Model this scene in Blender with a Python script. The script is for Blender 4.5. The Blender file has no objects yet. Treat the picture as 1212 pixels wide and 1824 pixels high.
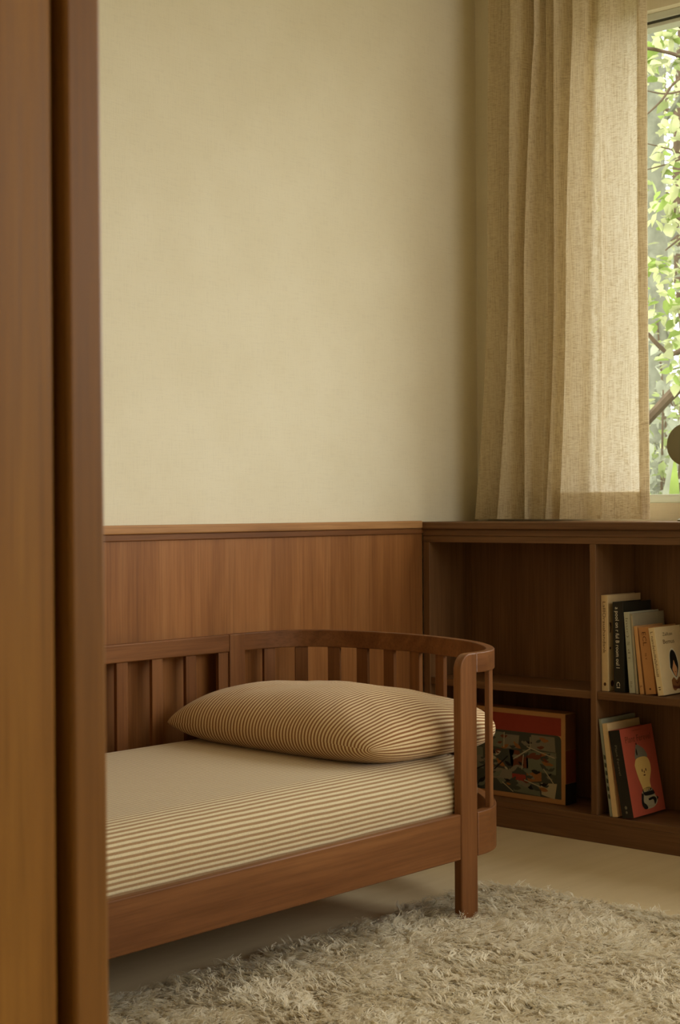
import bpy, bmesh, math, random
import numpy as np
from mathutils import Vector, Matrix, noise
random.seed(7)
rng = np.random.default_rng(11)
PI = math.pi
C = bpy.context.scene.collection
sc = bpy.context.scene

# ------------------------------------------------------------------ camera, daylight, exposure
yaw, pitch, roll = (math.radians(a) for a in (42.16, -0.11, -0.37))
fw = Vector((math.cos(yaw) * math.cos(pitch), math.sin(yaw) * math.cos(pitch), math.sin(pitch)))
r0 = Vector((math.sin(yaw), -math.cos(yaw), 0))
u0 = r0.cross(fw)
rt = math.cos(roll) * r0 + math.sin(roll) * u0
up = -math.sin(roll) * r0 + math.cos(roll) * u0
cd = bpy.data.cameras.new('camera')
cam = bpy.data.objects.new('camera', cd)
C.objects.link(cam)
cam.matrix_world = Matrix(((rt.x, up.x, -fw.x, 0), (rt.y, up.y, -fw.y, 0), (rt.z, up.z, -fw.z, 0.95), (0, 0, 0, 1)))
cd.sensor_fit = 'VERTICAL'
cd.sensor_height = 36
cd.lens = 2740 * 36 / 1824
cd.clip_start = 0.05
cd.dof.use_dof = True
cd.dof.focus_distance = 3.6
cd.dof.aperture_fstop = 11
sc.camera = cam

w = bpy.data.worlds.new('world')
sc.world = w
w.use_nodes = True
bg = w.node_tree.nodes['Background']
bg.inputs['Color'].default_value = (1.0, 0.995, 0.95, 1)
bg.inputs['Strength'].default_value = 5.2

def sky_portal(name, loc, rot, sx, sy):
    l = bpy.data.lights.new(name, 'AREA')
    l.shape = 'RECTANGLE'; l.size = sx; l.size_y = sy
    l.cycles.is_portal = True
    o = bpy.data.objects.new(name, l)
    o.location = loc; o.rotation_euler = rot
    C.objects.link(o)
WIN_Y0, WIN_Y1, WIN_Z0, WIN_Z1 = -1.85, 2.54, 0.962, 2.43
sky_portal('window_portal', (4.22, (WIN_Y0 + WIN_Y1) / 2, (WIN_Z0 + WIN_Z1) / 2), (0, PI / 2, 0), WIN_Z1 - WIN_Z0, WIN_Y1 - WIN_Y0)
REAR_X0, REAR_X1, REAR_Z0, REAR_Z1 = 2.1, 3.95, 1.35, 2.55  # unseen opening added behind the viewer, its skylight fills jamb and bed front
sky_portal('rear_fill_portal', ((REAR_X0 + REAR_X1) / 2, -2.12, (REAR_Z0 + REAR_Z1) / 2), (PI / 2, 0, 0), REAR_X1 - REAR_X0, REAR_Z1 - REAR_Z0)

sc.view_settings.view_transform = 'Standard'
sc.view_settings.look = 'None'
sc.view_settings.gamma = 1
sc.view_settings.use_curve_mapping = False
sc.view_settings.exposure = 0.0
sc.cycles.max_bounces = 10
sc.cycles.diffuse_bounces = 6
sc.cycles.transparent_max_bounces = 16

# ------------------------------------------------------------------ materials
def lin(c):
    return tuple(((v / 255) / 12.92 if v / 255 <= 0.04045 else ((v / 255 + 0.055) / 1.055) ** 2.4) for v in c) + (1,)

class NT:
    def __init__(s, name):
        s.m = bpy.data.materials.new(name); s.m.use_nodes = True
        s.t = s.m.node_tree; s.t.nodes.clear()
        s.out = s.n('ShaderNodeOutputMaterial')
    def n(s, typ, **kw):
        nd = s.t.nodes.new(typ)
        for k, v in kw.items():
            if k in nd.inputs: nd.inputs[k].default_value = v
            else: setattr(nd, k, v)
        return nd
    def l(s, a, b): s.t.links.new(a, b)
    def coord(s, which='Object', scale=(1, 1, 1)):
        tc = s.n('ShaderNodeTexCoord'); mp = s.n('ShaderNodeMapping')
        mp.inputs['Scale'].default_value = scale
        s.l(tc.outputs[which], mp.inputs['Vector'])
        return mp.outputs['Vector']
    def noise(s, vec, scale=1, detail=4, rough=0.55, dist=0):
        nd = s.n('ShaderNodeTexNoise', Scale=scale, Detail=detail, Roughness=rough, Distortion=dist)
        s.l(vec, nd.inputs['Vector']); return nd.outputs['Fac']
    def ramp(s, fac, stops):
        r = s.n('ShaderNodeValToRGB')
        e = r.color_ramp.elements
        while len(e) > 1: e.remove(e[-1])
        e[0].position, e[0].color = stops[0]
        for p, c in stops[1:]:
            k = e.new(p); k.color = c
        s.l(fac, r.inputs['Fac']); return r.outputs['Color']
    def mix(s, a, b, fac, mode='MIX'):
        m = s.n('ShaderNodeMix'); m.data_type = 'RGBA'; m.blend_type = mode
        for v, k in ((fac, 0), (a, 6), (b, 7)):
            if isinstance(v, (int, float, tuple)): m.inputs[k].default_value = v
            else: s.l(v, m.inputs[k])
        return m.outputs[2]
    def math(s, op, a, b=None):
        m = s.n('ShaderNodeMath'); m.operation = op
        for v, k in ((a, 0), (b, 1)):
            if v is None: continue
            if isinstance(v, (int, float)): m.inputs[k].default_value = v
            else: s.l(v, m.inputs[k])
        return m.outputs[0]
    def bsdf(s, col, rough=0.6, spec=0.3, bump=None, bstr=0.1, bdist=0.002):
        b = s.n('ShaderNodeBsdfPrincipled', Roughness=rough)
        b.inputs['Specular IOR Level'].default_value = spec
        if isinstance(col, tuple): b.inputs['Base Color'].default_value = col
        else: s.l(col, b.inputs['Base Color'])
        if bump is not None:
            bp = s.n('ShaderNodeBump', Strength=bstr, Distance=bdist)
            s.l(bump, bp.inputs['Height']); s.l(bp.outputs['Normal'], b.inputs['Normal'])
        s.l(b.outputs[0], s.out.inputs['Surface'])
        return b

def wood(name, axis, base, dark, light, planks=0.0, rough=0.42):
    t = NT(name)
    al, ac = 0.9, 13.0
    sc_ = [ac] * 3; sc_['xyz'.index(axis)] = al
    fine = [150.0] * 3; fine['xyz'.index(axis)] = 4.0
    v = t.coord('Object', tuple(sc_)); vf = t.coord('Object', tuple(fine))
    n1 = t.noise(v, 1.0, 6, 0.6, 0.6)
    n2 = t.noise(vf, 1.0, 3, 0.6)
    big = t.noise(t.coord('Object', (1.5, 1.5, 1.5)), 1.0, 2, 0.5)
    col = t.ramp(n1, [(0.28, lin(dark)), (0.5, lin(base)), (0.72, lin(light))])
    pore = t.ramp(n2, [(0.35, (0.72, 0.70, 0.68, 1)), (0.55, (1, 1, 1, 1)), (0.75, (1.1, 1.08, 1.05, 1))])
    col = t.mix(col, pore, 0.6, 'MULTIPLY')
    bigr = t.ramp(big, [(0.3, (0.85, 0.82, 0.78, 1)), (0.7, (1.12, 1.1, 1.08, 1))])
    col = t.mix(col, bigr, 0.6, 'MULTIPLY')
    if planks:
        tc = t.n('ShaderNodeTexCoord'); sp = t.n('ShaderNodeSeparateXYZ')
        t.l(tc.outputs['Object'], sp.inputs[0])
        q = t.math('FLOOR', t.math('DIVIDE', sp.outputs['X'], planks))
        wn = t.n('ShaderNodeTexWhiteNoise'); wn.noise_dimensions = '1D'
        t.l(q, wn.inputs['W'])
        pr = t.ramp(wn.outputs['Value'], [(0, (0.88, 0.86, 0.84, 1)), (1, (1.12, 1.1, 1.08, 1))])
        col = t.mix(col, pr, 0.8, 'MULTIPLY')
    rr = t.math('ADD', t.math('MULTIPLY', n2, 0.15), rough - 0.07)
    b = t.bsdf(col, rough, 0.2, n2, 0.12, 0.001)
    t.l(rr, b.inputs['Roughness'])
    return t.m

W_BASE, W_DARK, W_LIGHT = (122, 79, 45), (102, 63, 33), (141, 95, 57)
M = {}
for ax in 'xyz':
    M['wood_' + ax] = wood('walnut_' + ax, ax, W_BASE, W_DARK, W_LIGHT)
    M['case_' + ax] = wood('bookcase_wood_' + ax, ax, (120, 87, 58), (103, 73, 47), (137, 102, 70))
M['panel'] = wood('veneer_panel', 'z', (152, 102, 59), (135, 88, 49), (167, 116, 71), planks=0.115)
M['door'] = wood('door_wood', 'z', (136, 93, 38), (117, 77, 29), (154, 109, 48))
M['jamb'] = wood('jamb_wood', 'z', (130, 88, 38), (112, 73, 29), (147, 102, 47))
M['cap_x'] = wood('cap_wood_x', 'x', (178, 132, 86), (152, 106, 66), (200, 154, 106))

def plain(name, c, rough=0.6, spec=0.3, var=0.0, vs=30):
    t = NT(name)
    if var:
        n = t.noise(t.coord('Object', (vs,) * 3), 1, 4, 0.6)
        k = t.ramp(n, [(0.3, (1 - var,) * 3 + (1,)), (0.7, (1 + var * 0.6,) * 3 + (1,))])
        t.bsdf(t.mix(lin(c), k, 1.0, 'MULTIPLY'), rough, spec)
    else:
        t.bsdf(lin(c), rough, spec)
    return t.m

def wall_mat():
    t = NT('cream_wall_paper')
    a = t.noise(t.coord('Object', (5, 5, 5)), 1, 5, 0.6)
    f1 = t.noise(t.coord('Object', (260, 260, 22)), 1, 3, 0.6)
    f2 = t.noise(t.coord('Object', (22, 22, 260)), 1, 3, 0.6)
    col = t.ramp(a, [(0.3, lin((226, 217, 191))), (0.7, lin((231, 223, 199)))])
    weave = t.math('ADD', f1, f2)
    k = t.ramp(weave, [(0.75, (0.975, 0.97, 0.96, 1)), (1.0, (1.02, 1.02, 1.01, 1))])
    t.bsdf(t.mix(col, k, 1.0, 'MULTIPLY'), 0.85, 0.15, weave, 0.15, 0.001)
    return t.m
M['wall'] = wall_mat()
M['ceiling'] = plain('ceiling_paint', (225, 215, 190), 0.9, 0.1)

def floor_mat():
    t = NT('pale_floor')
    n = t.noise(t.coord('Object', (2.0, 22, 1)), 1, 5, 0.55)
    b = t.noise(t.coord('Object', (2, 2, 2)), 1, 3, 0.5)
    col = t.ramp(n, [(0.3, lin((218, 197, 156))), (0.7, lin((227, 207, 168)))])
    k = t.ramp(b, [(0.3, (0.95, 0.95, 0.95, 1)), (0.7, (1.04, 1.04, 1.04, 1))])
    t.bsdf(t.mix(col, k, 1.0, 'MULTIPLY'), 0.45, 0.3)
    return t.m
M['floor'] = floor_mat()

def stripe_mat(name, period, ca, cb):
    t = NT(name)
    tc = t.n('ShaderNodeTexCoord'); sp = t.n('ShaderNodeSeparateXYZ')
    t.l(tc.outputs['UV'], sp.inputs[0])
    wob = t.noise(t.coord('Object', (9, 9, 9)), 1, 2, 0.5)
    v = t.math('ADD', sp.outputs['Y'], t.math('MULTIPLY', wob, 0.004))
    s = t.math('SINE', t.math('MULTIPLY', v, 2 * PI / period))
    f = t.math('ADD', t.math('MULTIPLY', s, 0.5), 0.5)
    col = t.ramp(f, [(0.25, lin(cb)), (0.72, lin(ca))])
    wv = t.noise(t.coord('Object', (420, 420, 420)), 1, 2, 0.6)
    k = t.ramp(wv, [(0.3, (0.9, 0.9, 0.9, 1)), (0.7, (1.06, 1.06, 1.06, 1))])
    col = t.mix(col, k, 1.0, 'MULTIPLY')
    wr = t.noise(t.coord('Object', (14, 26, 14)), 1, 4, 0.6, 0.8)
    h = t.math('ADD', t.math('MULTIPLY', f, 0.12), wr)
    b = t.bsdf(col, 0.9, 0.1, h, 0.35, 0.006)
    b.inputs['Sheen Weight'].default_value = 0.15
    return t.m
M['stripe'] = stripe_mat('striped_cotton', 0.0108, (218, 203, 168), (164, 132, 97))
M['stripe_pillow'] = stripe_mat('striped_pillow_cotton', 0.0112, (230, 206, 164), (148, 102, 63))

def linen_mat():
    t = NT('linen_curtain')
    a = t.noise(t.coord('Object', (300, 800, 14)), 1, 4, 0.65)
    b_ = t.noise(t.coord('Object', (60, 60, 700)), 1, 4, 0.65)
    wv = t.math('ADD', a, b_)
    col = t.ramp(wv, [(0.78, lin((214, 199, 166))), (1.0, lin((228, 214, 183))), (1.22, lin((238, 226, 198)))])
    big = t.noise(t.coord('Object', (6, 6, 3)), 1, 3, 0.5)
    d = t.n('ShaderNodeBsdfDiffuse', Roughness=0.6)
    tr = t.n('ShaderNodeBsdfTranslucent')
    t.l(col, d.inputs['Color'])
    tcol = t.ramp(wv, [(0.78, lin((186, 166, 130))), (1.0, lin((232, 217, 184))), (1.2, lin((250, 242, 220)))])
    t.l(tcol, tr.inputs['Color'])
    bp = t.n('ShaderNodeBump', Strength=0.3, Distance=0.002)
    t.l(wv, bp.inputs['Height'])
    t.l(bp.outputs[0], d.inputs['Normal'])
    mx = t.n('ShaderNodeMixShader'); mx.inputs[0].default_value = 0.34
    t.l(d.outputs[0], mx.inputs[1]); t.l(tr.outputs[0], mx.inputs[2])
    t.l(mx.outputs[0], t.out.inputs['Surface'])
    return t.m
M['linen'] = linen_mat()

def leaf_mat(name, c, tr=0.4):
    t = NT(name)
    n = t.noise(t.coord('Object', (7, 7, 7)), 1, 2, 0.5)
    col = t.mix(lin(tuple(int(v * 0.78) for v in c)), lin(c), t.ramp(n, [(0.35, (0, 0, 0, 1)), (0.65, (1, 1, 1, 1))]))
    d = t.n('ShaderNodeBsdfDiffuse'); r_ = t.n('ShaderNodeBsdfTranslucent')
    t.l(col, d.inputs[0]); t.l(col, r_.inputs[0])
    mx = t.n('ShaderNodeMixShader'); mx.inputs[0].default_value = tr
    t.l(d.outputs[0], mx.inputs[1]); t.l(r_.outputs[0], mx.inputs[2])
    t.l(mx.outputs[0], t.out.inputs['Surface'])
    return t.m
M['leaf_a'] = leaf_mat('leaf_spring_green', (196, 202, 150))
M['leaf_b'] = leaf_mat('leaf_mid_green', (150, 164, 106))
M['leaf_c'] = leaf_mat('leaf_grey_green', (166, 170, 148))
M['leaf_d'] = leaf_mat('leaf_broad_green', (146, 168, 88))
M['bark'] = plain('bark_grey', (112, 114, 98), 0.9, 0.1, 0.3, 18)
M['bark_b'] = plain('bark_brown', (88, 74, 58), 0.9, 0.1, 0.3, 25)
M['soil'] = plain('garden_soil', (110, 110, 90), 0.95, 0.05, 0.3, 3)

def glass_mat():
    t = NT('window_glass')
    tr = t.n('ShaderNodeBsdfTransparent'); g = t.n('ShaderNodeBsdfGlossy', Roughness=0.0)
    tr.inputs[0].default_value = (0.97, 0.98, 0.96, 1)
    mx = t.n('ShaderNodeMixShader'); mx.inputs[0].default_value = 0.05
    t.l(tr.outputs[0], mx.inputs[1]); t.l(g.outputs[0], mx.inputs[2])
    t.l(mx.outputs[0], t.out.inputs['Surface'])
    return t.m
M['glass'] = glass_mat()
M['alu'] = plain('window_frame_paint', (206, 210, 198), 0.4, 0.4)
M['alu_dark'] = plain('window_gasket', (70, 70, 60), 0.6, 0.3)
M['paper'] = plain('book_paper', (225, 210, 175), 0.9, 0.1)
M['cream'] = plain('cover_cream', (226, 197, 148), 0.6, 0.3, 0.06)
M['black'] = plain('cover_black', (38, 36, 28), 0.5, 0.35)
M['palegrey'] = plain('cover_pale_grey', (186, 184, 160), 0.6, 0.3, 0.06)
M['grey'] = plain('cover_grey', (160, 150, 124), 0.6, 0.3, 0.06)
M['greygreen'] = plain('cover_grey_green', (150, 152, 134), 0.6, 0.3, 0.1, 60)
M['orange'] = plain('cover_orange', (210, 160, 104), 0.6, 0.3, 0.05)
M['tan'] = plain('cover_tan', (194, 140, 86), 0.6, 0.3, 0.05)
M['offwhite'] = plain('cover_off_white', (232, 208, 160), 0.6, 0.3, 0.04)
M['red'] = plain('cover_salmon_red', (184, 86, 64), 0.6, 0.3, 0.05)
M['boxred'] = plain('box_red', (150, 58, 40), 0.6, 0.3, 0.05)
M['ink'] = plain('ink_brown', (92, 58, 36), 0.7, 0.2)
M['ink_dark'] = plain('ink_black', (34, 30, 24), 0.7, 0.2)
M['ink_white'] = plain('ink_white', (236, 226, 200), 0.7, 0.2)
M['skin'] = plain('print_face', (226, 168, 116), 0.7, 0.2)
M['skin_pale'] = plain('print_pear_face', (226, 188, 110), 0.7, 0.2)
M['print_brown'] = plain('print_brown', (150, 100, 56), 0.7, 0.2)
M['print_rust'] = plain('print_rust', (110, 62, 40), 0.7, 0.2)
M['print_grey'] = plain('print_grey', (128, 120, 100), 0.7, 0.2)
M['print_slate'] = plain('print_slate', (72, 74, 62), 0.7, 0.2)
M['print_sage'] = plain('print_sage', (112, 114, 92), 0.7, 0.2)
M['print_white'] = plain('print_white', (176, 164, 132), 0.7, 0.2)
M['cardboard'] = plain('box_cardboard', (190, 140, 88), 0.7, 0.2, 0.06)
M['box_side'] = plain('box_side_brown', (120, 76, 44), 0.7, 0.2, 0.06)
M['box_rust'] = plain('box_side_rust', (120, 58, 34), 0.7, 0.2, 0.06)
M['olive'] = plain('olive_lacquer', (140, 134, 102), 0.5, 0.3)

# ------------------------------------------------------------------ helpers
def root_of(parent):
    p = parent
    while p is not None and p.parent is not None: p = p.parent
    return p

def finish(me, angle=35):
    me.polygons.foreach_set('use_smooth', [True] * len(me.polygons))
    if angle: me.set_sharp_from_angle(angle=math.radians(angle))

def mk(name, bm, mats, parent=None, bevel=0.0, angle=35, seg=2):
    bmesh.ops.recalc_face_normals(bm, faces=bm.faces)
    rp = root_of(parent)
    if rp is not None:
        bmesh.ops.translate(bm, verts=bm.verts, vec=-rp.location)
    me = bpy.data.meshes.new(name); bm.to_mesh(me); bm.free()
    for m in (mats if isinstance(mats, (list, tuple)) else [mats]):
        me.materials.append(M[m] if isinstance(m, str) else m)
    finish(me, angle)
    o = bpy.data.objects.new(name, me); C.objects.link(o)
    if parent is not None: o.parent = parent
    if bevel:
        b = o.modifiers.new('edge', 'BEVEL'); b.width = bevel; b.segments = seg
        b.limit_method = 'ANGLE'; b.angle_limit = math.radians(40)
    return o

def raw(name, verts, faces, mats, parent=None, mat_idx=None, smooth=True):
    rp = root_of(parent)
    v = np.asarray(verts, dtype=np.float32)
    if rp is not None: v = v - np.array(rp.location, dtype=np.float32)
    f = np.asarray(faces, dtype=np.int32)
    me = bpy.data.meshes.new(name)
    k = f.shape[1]
    me.vertices.add(len(v)); me.vertices.foreach_set('co', v.ravel())
    me.loops.add(f.size); me.loops.foreach_set('vertex_index', f.ravel())
    me.polygons.add(len(f))
    me.polygons.foreach_set('loop_start', np.arange(0, f.size, k, dtype=np.int32))
    me.update(calc_edges=True); me.validate()
    for m in (mats if isinstance(mats, (list, tuple)) else [mats]): me.materials.append(M[m])
    if mat_idx is not None: me.polygons.foreach_set('material_index', np.asarray(mat_idx, dtype=np.int32))
    me.polygons.foreach_set('use_smooth', [smooth] * len(me.polygons))
    o = bpy.data.objects.new(name, me); C.objects.link(o)
    if parent is not None: o.parent = parent
    return o

def tag(o, label=None, cat=None, group=None, kind=None):
    for k, v in (('label', label), ('category', cat), ('group', group), ('kind', kind)):
        if v: o[k] = v
    return o

def empty(name, loc, label=None, cat=None, group=None, kind=None):
    o = bpy.data.objects.new(name, None); C.objects.link(o)
    o.location = loc; o.empty_display_size = 0.05
    return tag(o, label, cat, group, kind)

def box(bm, x0, x1, y0, y1, z0, z1, mi=0):
    v = [bm.verts.new(p) for p in ((x0, y0, z0), (x1, y0, z0), (x1, y1, z0), (x0, y1, z0), (x0, y0, z1), (x1, y0, z1), (x1, y1, z1), (x0, y1, z1))]
    for q in ((0, 3, 2, 1), (4, 5, 6, 7), (0, 1, 5, 4), (1, 2, 6, 5), (2, 3, 7, 6), (3, 0, 4, 7)):
        f = bm.faces.new([v[i] for i in q]); f.material_index = mi
    return bm

def bx(*a, **k):
    return box(bmesh.new(), *a, **k)

def prism(bm, pts, fn, mi=0):
    """closed outline extruded: fn(p, k) gives the 3-D point for side k in (0, 1)"""
    a = [bm.verts.new(fn(p, 0)) for p in pts]; b = [bm.verts.new(fn(p, 1)) for p in pts]
    n = len(pts)
    fs = [bm.faces.new(a), bm.faces.new(b[::-1])]
    for i in range(n): fs.append(bm.faces.new((a[i], b[i], b[(i + 1) % n], a[(i + 1) % n])))
    for f in fs: f.material_index = mi
    return bm

def catmull(P, per=8):
    P = [Vector(p) for p in P]; out = []
    for i in range(len(P) - 1):
        p0 = P[max(i - 1, 0)]; p1 = P[i]; p2 = P[i + 1]; p3 = P[min(i + 2, len(P) - 1)]
        for k in range(per):
            t = k / per
            out.append(0.5 * ((2 * p1) + (-p0 + p2) * t + (2 * p0 - 5 * p1 + 4 * p2 - p3) * t * t + (-p0 + 3 * p1 - 3 * p2 + p3) * t ** 3))
    out.append(P[-1]); return out

def tube(bm, pts, radii, seg=8, mi=0):
    pts = [Vector(p) for p in pts]; rings = []
    for i, p in enumerate(pts):
        d = (pts[min(i + 1, len(pts) - 1)] - pts[max(i - 1, 0)]).normalized()
        a = d.orthogonal().normalized() if i == 0 else (rings_a - d * rings_a.dot(d)).normalized()
        rings_a = a; b = d.cross(a)
        rings.append([bm.verts.new(p + (a * math.cos(2 * PI * k / seg) + b * math.sin(2 * PI * k / seg)) * radii[i]) for k in range(seg)])
    for i in range(len(rings) - 1):
        for k in range(seg):
            f = bm.faces.new((rings[i][k], rings[i][(k + 1) % seg], rings[i + 1][(k + 1) % seg], rings[i + 1][k])); f.material_index = mi
    bm.faces.new(rings[0][::-1]); bm.faces.new(rings[-1])
    return bm

def sweep_flat(path, o0, o1, z0, z1):
    """a board bent along a plan path; o0..o1 are offsets to the path's left"""
    bm = bmesh.new(); P = [Vector((p[0], p[1])) for p in path]; rings = []
    for i, p in enumerate(P):
        d = (P[min(i + 1, len(P) - 1)] - P[max(i - 1, 0)]).normalized(); n = Vector((-d.y, d.x))
        q0, q1 = p + n * o0, p + n * o1
        rings.append([bm.verts.new((q.x, q.y, z)) for q, z in ((q0, z0), (q1, z0), (q1, z1), (q0, z1))])
    for i in range(len(rings) - 1):
        for k in range(4):
            bm.faces.new((rings[i][k], rings[i][(k + 1) % 4], rings[i + 1][(k + 1) % 4], rings[i + 1][k]))
    bm.faces.new(rings[0]); bm.faces.new(rings[-1][::-1])
    return bm

# ------------------------------------------------------------------ the room shell
XW, YW, HC = 4.025, 3.035, 2.75          # window wall, back wall, ceiling height
XL, YR = -1.0, -2.0
def struct(o, label=None): return tag(o, label, None, None, 'structure')
struct(mk('floor', bx(XL - .1, XW + .17, YR - .1, YW + .1, -0.1, 0), 'floor'), 'smooth pale beige floor')
struct(mk('ceiling', bx(XL - .1, XW + .17, YR - .1, YW + .1, HC, HC + .15), 'ceiling'), 'pale ceiling')
struct(mk('wall_back', bx(XL - .1, XW + .17, YW, YW + .12, 0, HC), 'wall'), 'cream papered wall above the wood panelling')
bm = bmesh.new()
box(bm, XW, XW + .17, WIN_Y1, YW, 0, HC)
box(bm, XW, XW + .17, YR, WIN_Y0, 0, HC)
box(bm, XW, XW + .17, WIN_Y0, WIN_Y1, 0, WIN_Z0)
box(bm, XW, XW + .17, WIN_Y0, WIN_Y1, WIN_Z1, HC)
struct(mk('wall_right', bm, 'wall'), 'cream wall around the garden window')
struct(mk('wall_left', bx(XL - .1, XL, YR, YW, 0, HC), 'wall'), 'cream side wall')
bm = bmesh.new()
box(bm, XL, REAR_X0, YR - .1, YR, 0, HC); box(bm, REAR_X1, XW, YR - .1, YR, 0, HC)
box(bm, REAR_X0, REAR_X1, YR - .1, YR, 0, REAR_Z0); box(bm, REAR_X0, REAR_X1, YR - .1, YR, REAR_Z1, HC)
struct(mk('wall_rear', bm, 'wall'), 'cream wall with an added fill-light opening behind the viewer')

# garden window
win = empty('window_1', (XW + .05, 1, WIN_Z0), 'pale painted window frame behind the linen curtain', kind='structure')
bm = bmesh.new()
FX0, FX1 = XW + .03, XW + .10
box(bm, FX0, FX1, WIN_Y0, WIN_Y1, WIN_Z0, WIN_Z0 + .026)
box(bm, FX0, FX1, WIN_Y0, WIN_Y1, WIN_Z1 - .022, WIN_Z1)
box(bm, FX0, FX1, WIN_Y0, WIN_Y0 + .03, WIN_Z0 + .026, WIN_Z1 - .022)
box(bm, FX0, FX1, WIN_Y1 - .03, WIN_Y1, WIN_Z0 + .026, WIN_Z1 - .022)
for y in (0.25, 1.4): box(bm, FX0, FX1, y - .02, y + .02, WIN_Z0 + .026, WIN_Z1 - .022)
mk('frame', bm, 'alu', win, 0.002)
mk('gasket', bx(FX0 + .005, FX0 + .03, WIN_Y0 + .03, WIN_Y1 - .03, WIN_Z1 - .028, WIN_Z1 - .022), 'alu_dark', win)
bm = bmesh.new()
box(bm, FX0 + .008, FX1 - .01, WIN_Y0 + .03, WIN_Y1 - .03, WIN_Z1 - .040, WIN_Z1 - .028)
mk('sash_rail', bm, 'alu', win, 0.002)
bm = bmesh.new()
gx = XW + .07
bm.faces.new([bm.verts.new(p) for p in ((gx, WIN_Y0, WIN_Z0), (gx, WIN_Y1, WIN_Z0), (gx, WIN_Y1, WIN_Z1), (gx, WIN_Y0, WIN_Z1))])
mk('pane', bm, 'glass', win)

# wainscot along the back wall
wn = empty('trim_1', (2.0, YW - .02, 0), 'brown veneer wainscot with a wooden cap along the back wall', kind='structure')
XB = 3.712
mk('panel', bx(XL, XB, 3.018, YW, 0, 0.875), 'panel', wn)
mk('moulding', bx(XL, XB, 3.011, YW, 0.872, 0.889), 'wood_x', wn, 0.002)
mk('cap', bx(XL, XB - .012, 3.004, YW, 0.889, 0.912), 'cap_x', wn, 0.004, seg=3)

# doorway in the foreground: open leaf and jamb
jx, jy = 0.733, 0.90
d1 = empty('door_1', (0.4, jy, 0), 'blurred brown wooden door leaf close to the viewer', kind='structure')
mk('leaf', bx(-0.16, 0.690, jy + .004, jy + .040, 0.006, HC - .25), 'door', d1, 0.004)
j1 = empty('trim_2', (jx, jy, 0), 'blurred brown wooden door jamb beside the door leaf', kind='structure')
bm = bmesh.new()
def jamb_out(p, k): return (p[0] + 0.0040 * ((0.95 - (0 if k == 0 else HC)) / 1.0), p[1], 0 if k == 0 else HC)
prism(bm, [(0.7005, jy), (jx, jy), (jx, jy + .06), (0.672, jy + .06), (0.672, jy + .046), (0.7005, jy + .046)], jamb_out)
mk('jamb', bm, 'jamb', j1, 0.003)

# ------------------------------------------------------------------ built-in bookcase under the window
XBK = 3.925                     # inner face of the back panel
YL = 3.018                      # left end against the wainscot
YDIV, YR_END = 2.396, 0.60
bc = empty('bookcase', (XB, 2.0, 0), 'low built-in brown wood bookcase running under the window with open compartments', 'bookcase')
mk('top', bx(XB - .012, XW, YR_END, YW, 0.886, 0.909), 'cap_x' if False else 'case_y', bc, 0.004, seg=3)
mk('moulding', bx(XB - .002, XW, YR_END, YL - .004, 0.866, 0.886), 'case_y', bc, 0.002)
mk('top_rail', bx(XB, XB + .02, YR_END, YL - .004, 0.846, 0.866), 'case_y', bc, 0.0015)
mk('back_panel', bx(XBK, XBK + .012, YR_END, YL - .002, 0.0, 0.866), 'case_z', bc)
mk('plinth', bx(XB, XB + .02, YR_END, YL - .002, 0.0, 0.060), 'case_y', bc, 0.0015)
mk('bottom_board', bx(XB, XBK, YR_END, YL - .004, 0.060, 0.078), 'case_y', bc, 0.0015)
divs = [YL - .016, YDIV, 1.78, 1.17, YR_END + .012]
for i, y in enumerate(divs):
    if i == 0:
        mk('side_panel', bx(XB, XBK, 2.989, YL - .004, 0.078, 0.846), 'case_z', bc, 0.0015)
    elif i == len(divs) - 1:
        mk('side_panel', bx(XB, XBK, YR_END, YR_END + .022, 0.078, 0.846), 'case_z', bc, 0.0015)
    else:
        mk('divider', bx(XB, XBK, y - .010, y + .010, 0.078, 0.846), 'case_z', bc, 0.0015)
ys = [(2.989, YDIV + .010)] + [(divs[i] - .010, divs[i + 1] + .010) for i in range(1, len(divs) - 1)]
for y1, y0 in ys:
    mk('shelf', bx(XB + .003, XBK, y0, y1, 0.406, 0.428), 'case_y', bc, 0.002)

# ------------------------------------------------------------------ curtain
CREASE = {'A': ((2.846, 2.416), (2.856, 1.689), (2.91, .915)), 'B': ((2.763, 2.399), (2.775, 1.68), (2.824, .915)),
          'C': ((2.674, 2.38), (2.717, 1.673), (2.720, .915)), 'D': ((2.640, 2.373), (2.655, 1.665), (2.680, .915)),
          'E': ((2.605, 2.365), (2.609, 1.662), (2.646, .915)), 'F': ((2.538, 2.351), (2.565, 1.657), (2.594, .915)),
          'G': ((2.437, 2.329), (2.432, 1.642), (2.442, .915)), 'H': ((2.288, 2.298), (2.291, 1.627), (2.288, .915))}
def crease_y(k, z):
    kx = 1.0203 if k in 'GH' else (1.0234 if k == 'A' else 1.0117)
    (a, za), (b, zb), (c, zc) = [(q * kx, .95 + (h_ - .95) * kx) for q, h_ in CREASE[k]]   # measured at X = 3.84, the crests stand a little deeper
    if z > zb:
        t = min((z - zb) / (za - zb), 1.5); return b + (a - b) * (0.5 * t + 0.5 * t * t) if t <= 1 else a
    t = (zb - z) / (zb - zc); return b + (c - b) * t ** 1.7
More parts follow.
